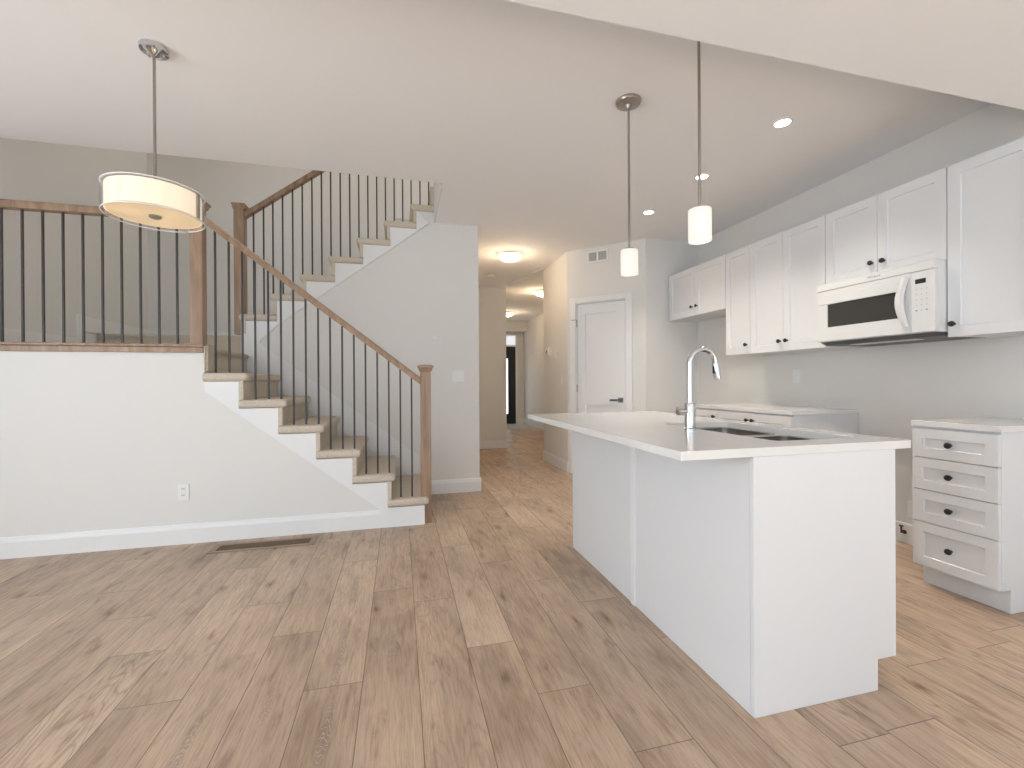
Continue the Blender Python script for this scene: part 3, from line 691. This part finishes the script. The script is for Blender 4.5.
# ---------------------------------------------------------------- lights
def pendant(loc_y, label):
    x = 1.305; t = thing('pendant_light', (x, loc_y, H), label, 'pendant light', 'pendant lights over the island')
    bm = B(); lathe(bm, [(.073, H-.0005), (.074, H-.008), (.068, H-.018), (.02, H-.026), (.012, H-.045)], x, loc_y, 0, 32); obj('canopy', bm, NICKEL, t, smooth=True)
    bm = B(); tube(bm, [(x, loc_y, H-.04), (x, loc_y, 1.92)], .0065, 12); obj('rod', bm, NICKEL, t, smooth=True)
    bm = B(); lathe(bm, [(.010, 1.922), (.026, 1.918), (.032, 1.912), (.033, 1.907), (.02, 1.9065)], x, loc_y, 0, 28); obj('shade_cap', bm, NICKEL, t, smooth=True)
    bm = B(); lathe(bm, [(.028, 1.906), (.048, 1.905), (.0495, 1.902), (.0495, 1.767), (.0485, 1.764), (.0465, 1.764), (.0465, 1.900), (.028, 1.902)], x, loc_y, 0, 36, closed=True); obj('lamp_shade', bm, OPAL, t, smooth=True)
    bm = B(); lathe(bm, [(.012, 1.905), (.012, 1.88), (.020, 1.862), (.024, 1.84), (.019, 1.818), (.006, 1.811)], x, loc_y, 0, 20); obj('bulb', bm, emis('bulb_glow', (1, .9, .74), .9), t, smooth=True)
    point(t, 'pendant_lamp', (0, 0, 1.80-H), .06, (1, .90, .76), .03)
    return t
pendant(2.345, 'farther white glass cylinder pendant above the island, round canopy visible')
pendant(1.718, 'nearer white glass cylinder pendant above the island, canopy hidden by the ceiling edge')

dx, dy = -1.145, 2.52
dp = thing('drum_pendant', (dx, dy, H), 'round glass-wrapped cream drum pendant light hanging at upper left', 'pendant light')
bm = B(); lathe(bm, [(.060, H-.0005), (.062, H-.006), (.058, H-.020), (.03, H-.027), (.012, H-.042)], dx, dy, 0, 36); cn = obj('canopy', bm, CHROME, dp, smooth=True)
for a in (0, 2.1, 4.2):
    bm = B(); lathe(bm, [(.005, H-.022), (.005, H-.034), (.003, H-.036)], dx+.036*math.cos(a+.4), dy+.036*math.sin(a+.4), 0, 12); obj('screw', bm, CHROME, cn)
bm = B(); tube(bm, [(dx, dy, H-.04), (dx, dy, 2.06)], .0065, 12); obj('rod', bm, NICKEL, dp, smooth=True)
DZ0, DZ1 = 1.955, 2.075
bm = B(); lathe(bm, [(.187, DZ0+.004), (.187, DZ1-.004), (.184, DZ1-.004), (.184, DZ0+.004)], dx, dy, 0, 64, closed=True); obj('lamp_shade', bm, FABRIC, dp, smooth=True)
bm = B(); lathe(bm, [(.183, DZ0+.004), (.183, DZ0+.008)], dx, dy, 0, 64); obj('diffuser', bm, DIFFUSER, dp)
bm = B(); lathe(bm, [(.200, DZ0-.012), (.200, DZ1+.001), (.197, DZ1+.001), (.197, DZ0-.012)], dx, dy, 0, 64, closed=True); gl = obj('glass_band', bm, GLASS, dp, smooth=True)
for z in (DZ0-.010, DZ1):
    bm = B(); lathe(bm, [(.2015, z), (.2015, z+.004), (.1965, z+.004), (.1965, z)], dx, dy, 0, 64, closed=True); obj('glass_rim', bm, PLASTIC, gl)
for a in (PI+.02, -.12, PI/2-.2):
    bm = B(); cx_, cy_ = math.cos(a), math.sin(a)
    for s in (-1, 1): pass
    p0 = Vector((dx+.1925*cx_, dy+.1925*cy_, 0)); tdir = Vector((-cy_, cx_, 0)); nd = Vector((cx_, cy_, 0))
    vs = [bm.verts.new(p0+tdir*u*.011+nd*v*.004+Vector((0, 0, z))) for z in (DZ0-.008, DZ1+.002) for u, v in ((-1,-1),(1,-1),(1,1),(-1,1))]
    for f in ((0,3,2,1),(4,5,6,7),(0,1,5,4),(1,2,6,5),(2,3,7,6),(3,0,4,7)): bm.faces.new([vs[i] for i in f])
    obj('bracket', bm, NICKEL, dp)
bm = B(); lathe(bm, [(.026, DZ0+.0035), (.026, DZ0-.004), (.018, DZ0-.009), (.004, DZ0-.011)], dx, dy, 0, 24); obj('finial', bm, NICKEL, dp, smooth=True)
for a in (.0, 2.09, 4.19):
    point(dp, 'drum_lamp', (  .095*math.cos(a-.5), .095*math.sin(a-.5), 2.01-H), .045, (1, .90, .74), .018)

def downlight(x, y, label):
    t = thing('recessed_light', (x, y, H), label, 'ceiling light', 'recessed ceiling lights over the kitchen')
    bm = B(); lathe(bm, [(.056, H-.0005), (.056, H-.004), (.046, H-.006), (.044, H-.0005)], x, y, 0, 32, closed=True); obj('trim_ring', bm, TRIM, t)
    bm = B(); lathe(bm, [(.0435, H-.0005), (.0435, H-.004)], x, y, 0, 28); obj('lens', bm, LED, t)
    l = bpy.data.lights.new('spot', 'SPOT'); l.energy = 60; l.color = (1, .92, .80); l.spot_size = 1.75; l.spot_blend = .9; l.shadow_soft_size = .05
    o = bpy.data.objects.new('spot', l); C.collection.objects.link(o); o.parent = t; o.location = (0, 0, -.01)
downlight(2.363, 2.308, 'nearest recessed ceiling light, right of the near pendant rod')
downlight(2.355, 3.07, 'middle recessed ceiling light, beside the near pendant rod')
downlight(2.345, 3.837, 'farthest recessed ceiling light, between the two pendants')

def dome(x, y, z, label, power, r=.15):
    t = thing('flush_ceiling_light', (x, y, z), label, 'ceiling light')
    bm = B(); lathe(bm, [(r*.82, z-.0005), (r*.82, z-.018), (r*.72, z-.022)], x, y, 0, 36); obj('base_ring', bm, NICKEL, t, smooth=True)
    bm = B(); prof = [(r, z-.022), (r*.98, z-.03)]+[(r*.98*math.cos(a), z-.03-.07*math.sin(a)) for a in [PI/2*i/8 for i in range(1, 8)]]
    lathe(bm, prof, x, y, 0, 36); obj('dome_shade', bm, SHADE, t, smooth=True)
    bm = B(); lathe(bm, [(.012, z-.099), (.012, z-.106), (.004, z-.112)], x, y, 0, 14); obj('finial', bm, NICKEL, t)
    point(t, 'dome_lamp', (0, 0, -.16), power, (1, .76, .50), .08)
dome(1.374, 5.49, H, 'round glass dome ceiling light nearest in the hallway', 6.5)
dome(2.50, 7.6, H, 'glass dome ceiling light half hidden behind the hallway corner', 9)
dome(2.47, 10.1, H, 'farthest ceiling light, a sliver in front of the entrance door', 6)
sd = tag(obj('smoke_detector', lathe(B(), [(.06, H-.0005), (.06, H-.02), (.045, H-.034), (.01, H-.036)], 1.364, 6.64, 0, 28), PLASTIC, None, smooth=True, loc=(1.364, 6.64, H)), 'small white round smoke detector on the hallway ceiling', 'smoke detector')

# ---------------------------------------------------------------- small wall fittings
def plate(name, x0, x1, z0, z1, y, label, cat, slots):   # on a wall facing -Y
    t = thing(name, ((x0+x1)/2, y, (z0+z1)/2), label, cat)
    bm = B(); box(bm, x0, x1, y-.007, y-.0005, z0, z1); obj('cover_plate', bm, PLASTIC, t, bevel=.002)
    for kind, a, b_, c, d in slots:
        bm = B(); box(bm, a, b_, y-.0115, y-.0072, c, d); f = obj(kind, bm, PLASTIC, t, bevel=.0015)
        if kind == 'socket':
            for s in (-.006, .006):
                bm = B(); m_ = (a+b_)/2; box(bm, m_+s-.0015, m_+s+.0015, y-.0122, y-.0116, (c+d)/2-.003, (c+d)/2+.008); obj('slot', bm, BLACK, f)
    return t
plate('wall_outlet', -1.535, -1.465, .310, .428, YK, 'white double wall outlet low on the wall under the railing', 'outlet', [('socket', -1.517, -1.483, .375, .408), ('socket', -1.517, -1.483, .33, .363)])
plate('light_switch', .530, .650, 1.150, 1.265, YW, 'white double light switch beside the bottom of the stairs', 'light switch', [('rocker', .552, .580, 1.175, 1.24), ('rocker', .600, .628, 1.175, 1.24)])
t = thing('wall_cover_plate', (.356, YW, 1.597), 'small oval white cover on the wall above the stair post', 'wall cover')
bm = B(); lathe(bm, [(.030, YW-.0005), (.030, YW-.008), (.024, YW-.012)], .356, 0, 1.597, 24, 'y'); o = obj('cover_plate', bm, PLASTIC, t, smooth=True)
bm = B(); lathe(bm, [(.010, YW-.0121), (.010, YW-.015)], .356, 0, 1.597, 16, 'y'); obj('center_cap', bm, PLASTIC, t)
def plate_x(name, x, y0, y1, z0, z1, label, cat, parts):   # on a wall facing -X
    t = thing(name, (x, (y0+y1)/2, (z0+z1)/2), label, cat)
    bm = B(); box(bm, x-.007, x-.0005, y0, y1, z0, z1); obj('cover_plate', bm, PLASTIC, t, bevel=.002)
    for nm_, a, b_, c, d, th, m in parts:
        bm = B(); box(bm, x-.0072-th, x-.0072, a, b_, c, d); obj(nm_, bm, m, t, bevel=.001)
plate_x('thermostat', XHR, 5.90, 6.05, 1.50, 1.63, 'white thermostat with a dark dial on the tan hallway wall', 'thermostat', [('housing', 5.915, 6.035, 1.512, 1.618, .022, PLASTIC), ('dial', 5.955, 5.995, 1.55, 1.585, .0225, BLACK)])
plate_x('light_switch', XHR, 5.59, 5.66, 1.45, 1.57, 'small white switch plate right of the thermostat', 'light switch', [('rocker', 5.612, 5.638, 1.48, 1.54, .004, PLASTIC)])
plate_x('wall_outlet', XHR, 5.41, 5.475, 1.11, 1.22, 'beige plate low on the tan hallway wall near the pantry door', 'outlet', [('socket', 5.43, 5.455, 1.14, 1.19, .004, PLASTIC)])
plate_x('wall_outlet', XR, 3.17, 3.24, 1.115, 1.235, 'white wall outlet on the backsplash below the tall wall cabinets', 'outlet', [('socket', 3.188, 3.222, 1.18, 1.213, .004, PLASTIC), ('socket', 3.188, 3.222, 1.135, 1.168, .004, PLASTIC)])
# capped gas stub in the range gap
t = thing('gas_valve', (XR-.05, 2.33, .09), 'small copper brown gas valve low on the wall in the range gap', 'gas valve')
bm = B(); tube(bm, [(XR-.0155, 2.33, .08), (XR-.045, 2.33, .08), (XR-.045, 2.33, .12)], .006, 12); lathe(bm, [(.014, XR-.0155), (.014, XR-.019)], 0, 2.33, .08, 20, 'x'); obj('pipe', bm, COPPER, t, smooth=True)
bm = B(); box(bm, XR-.052, XR-.038, 2.32, 2.34, .12, .13); obj('shutoff', bm, COPPER, t)
plate_x('wall_outlet', XR, 2.20, 2.315, .19, .30, 'white range outlet plate just above the gas valve', 'outlet', [('socket', 2.235, 2.28, .22, .27, .006, GREYP)])
# return air vent on the pantry wall
vt = thing('air_vent', D0+DV*.39+Vector((0, 0, 2.59)), 'white return air vent above the pantry door', 'air vent')
s0, s1, z0, z1 = .268, .536, 2.590, 2.728
bm = B(); diag(bm, s0, s1, .0005, .010, z0, z0+.018); diag(bm, s0, s1, .0005, .010, z1-.018, z1); diag(bm, s0, s0+.022, .0005, .010, z0+.018, z1-.018); diag(bm, s1-.022, s1, .0005, .010, z0+.018, z1-.018); diag(bm, (s0+s1)/2-.012, (s0+s1)/2+.012, .0005, .010, z0+.018, z1-.018)
obj('frame', bm, PLASTIC, vt)
bm = B(); diag(bm, s0+.022, s1-.022, .0005, .002, z0+.018, z1-.018); obj('backing', bm, mat('vent_shadow', (.34, .34, .34), .8), vt)
for i in range(7):
    z = z0+.026+i*.0145; bm = B(); diag(bm, s0+.022, (s0+s1)/2-.012, .003, .008, z, z+.006); diag(bm, (s0+s1)/2+.012, s1-.022, .003, .008, z, z+.006); obj('louver', bm, mat('louver_grey', (.6, .59, .58), .5) if i == 0 else bpy.data.materials['louver_grey'], vt)
# floor register
fr = thing('floor_register', (-.93, 3.465, 0), 'long brown wood floor vent in front of the low wall', 'floor vent')
bm = B(); a0, a1, c0, c1 = -1.262, -.592, 3.388, 3.560
OUT = mat('vent_frame_wood', (.33, .235, .16), .5)
box(bm, a0, a1, c0, c0+.03, .0005, .006); box(bm, a0, a1, c1-.03, c1, .0005, .006); box(bm, a0, a0+.04, c0+.03, c1-.03, .0005, .006); box(bm, a1-.04, a1, c0+.03, c1-.03, .0005, .006); obj('frame', bm, OUT, fr, bevel=.002)
bm = B(); box(bm, a0+.04, a1-.04, c0+.03, c1-.03, .0003, .0012); obj('duct_shade', bm, mat('vent_dark', (.05, .03, .02), .8), fr)  # dark sheet coloured as the shade inside the duct below the slats
for i in range(7):
    y = c0+.036+i*.0155; bm = B(); box(bm, a0+.04, a1-.04, y, y+.007, .0014, .005); obj('slat', bm, VENTW, fr)
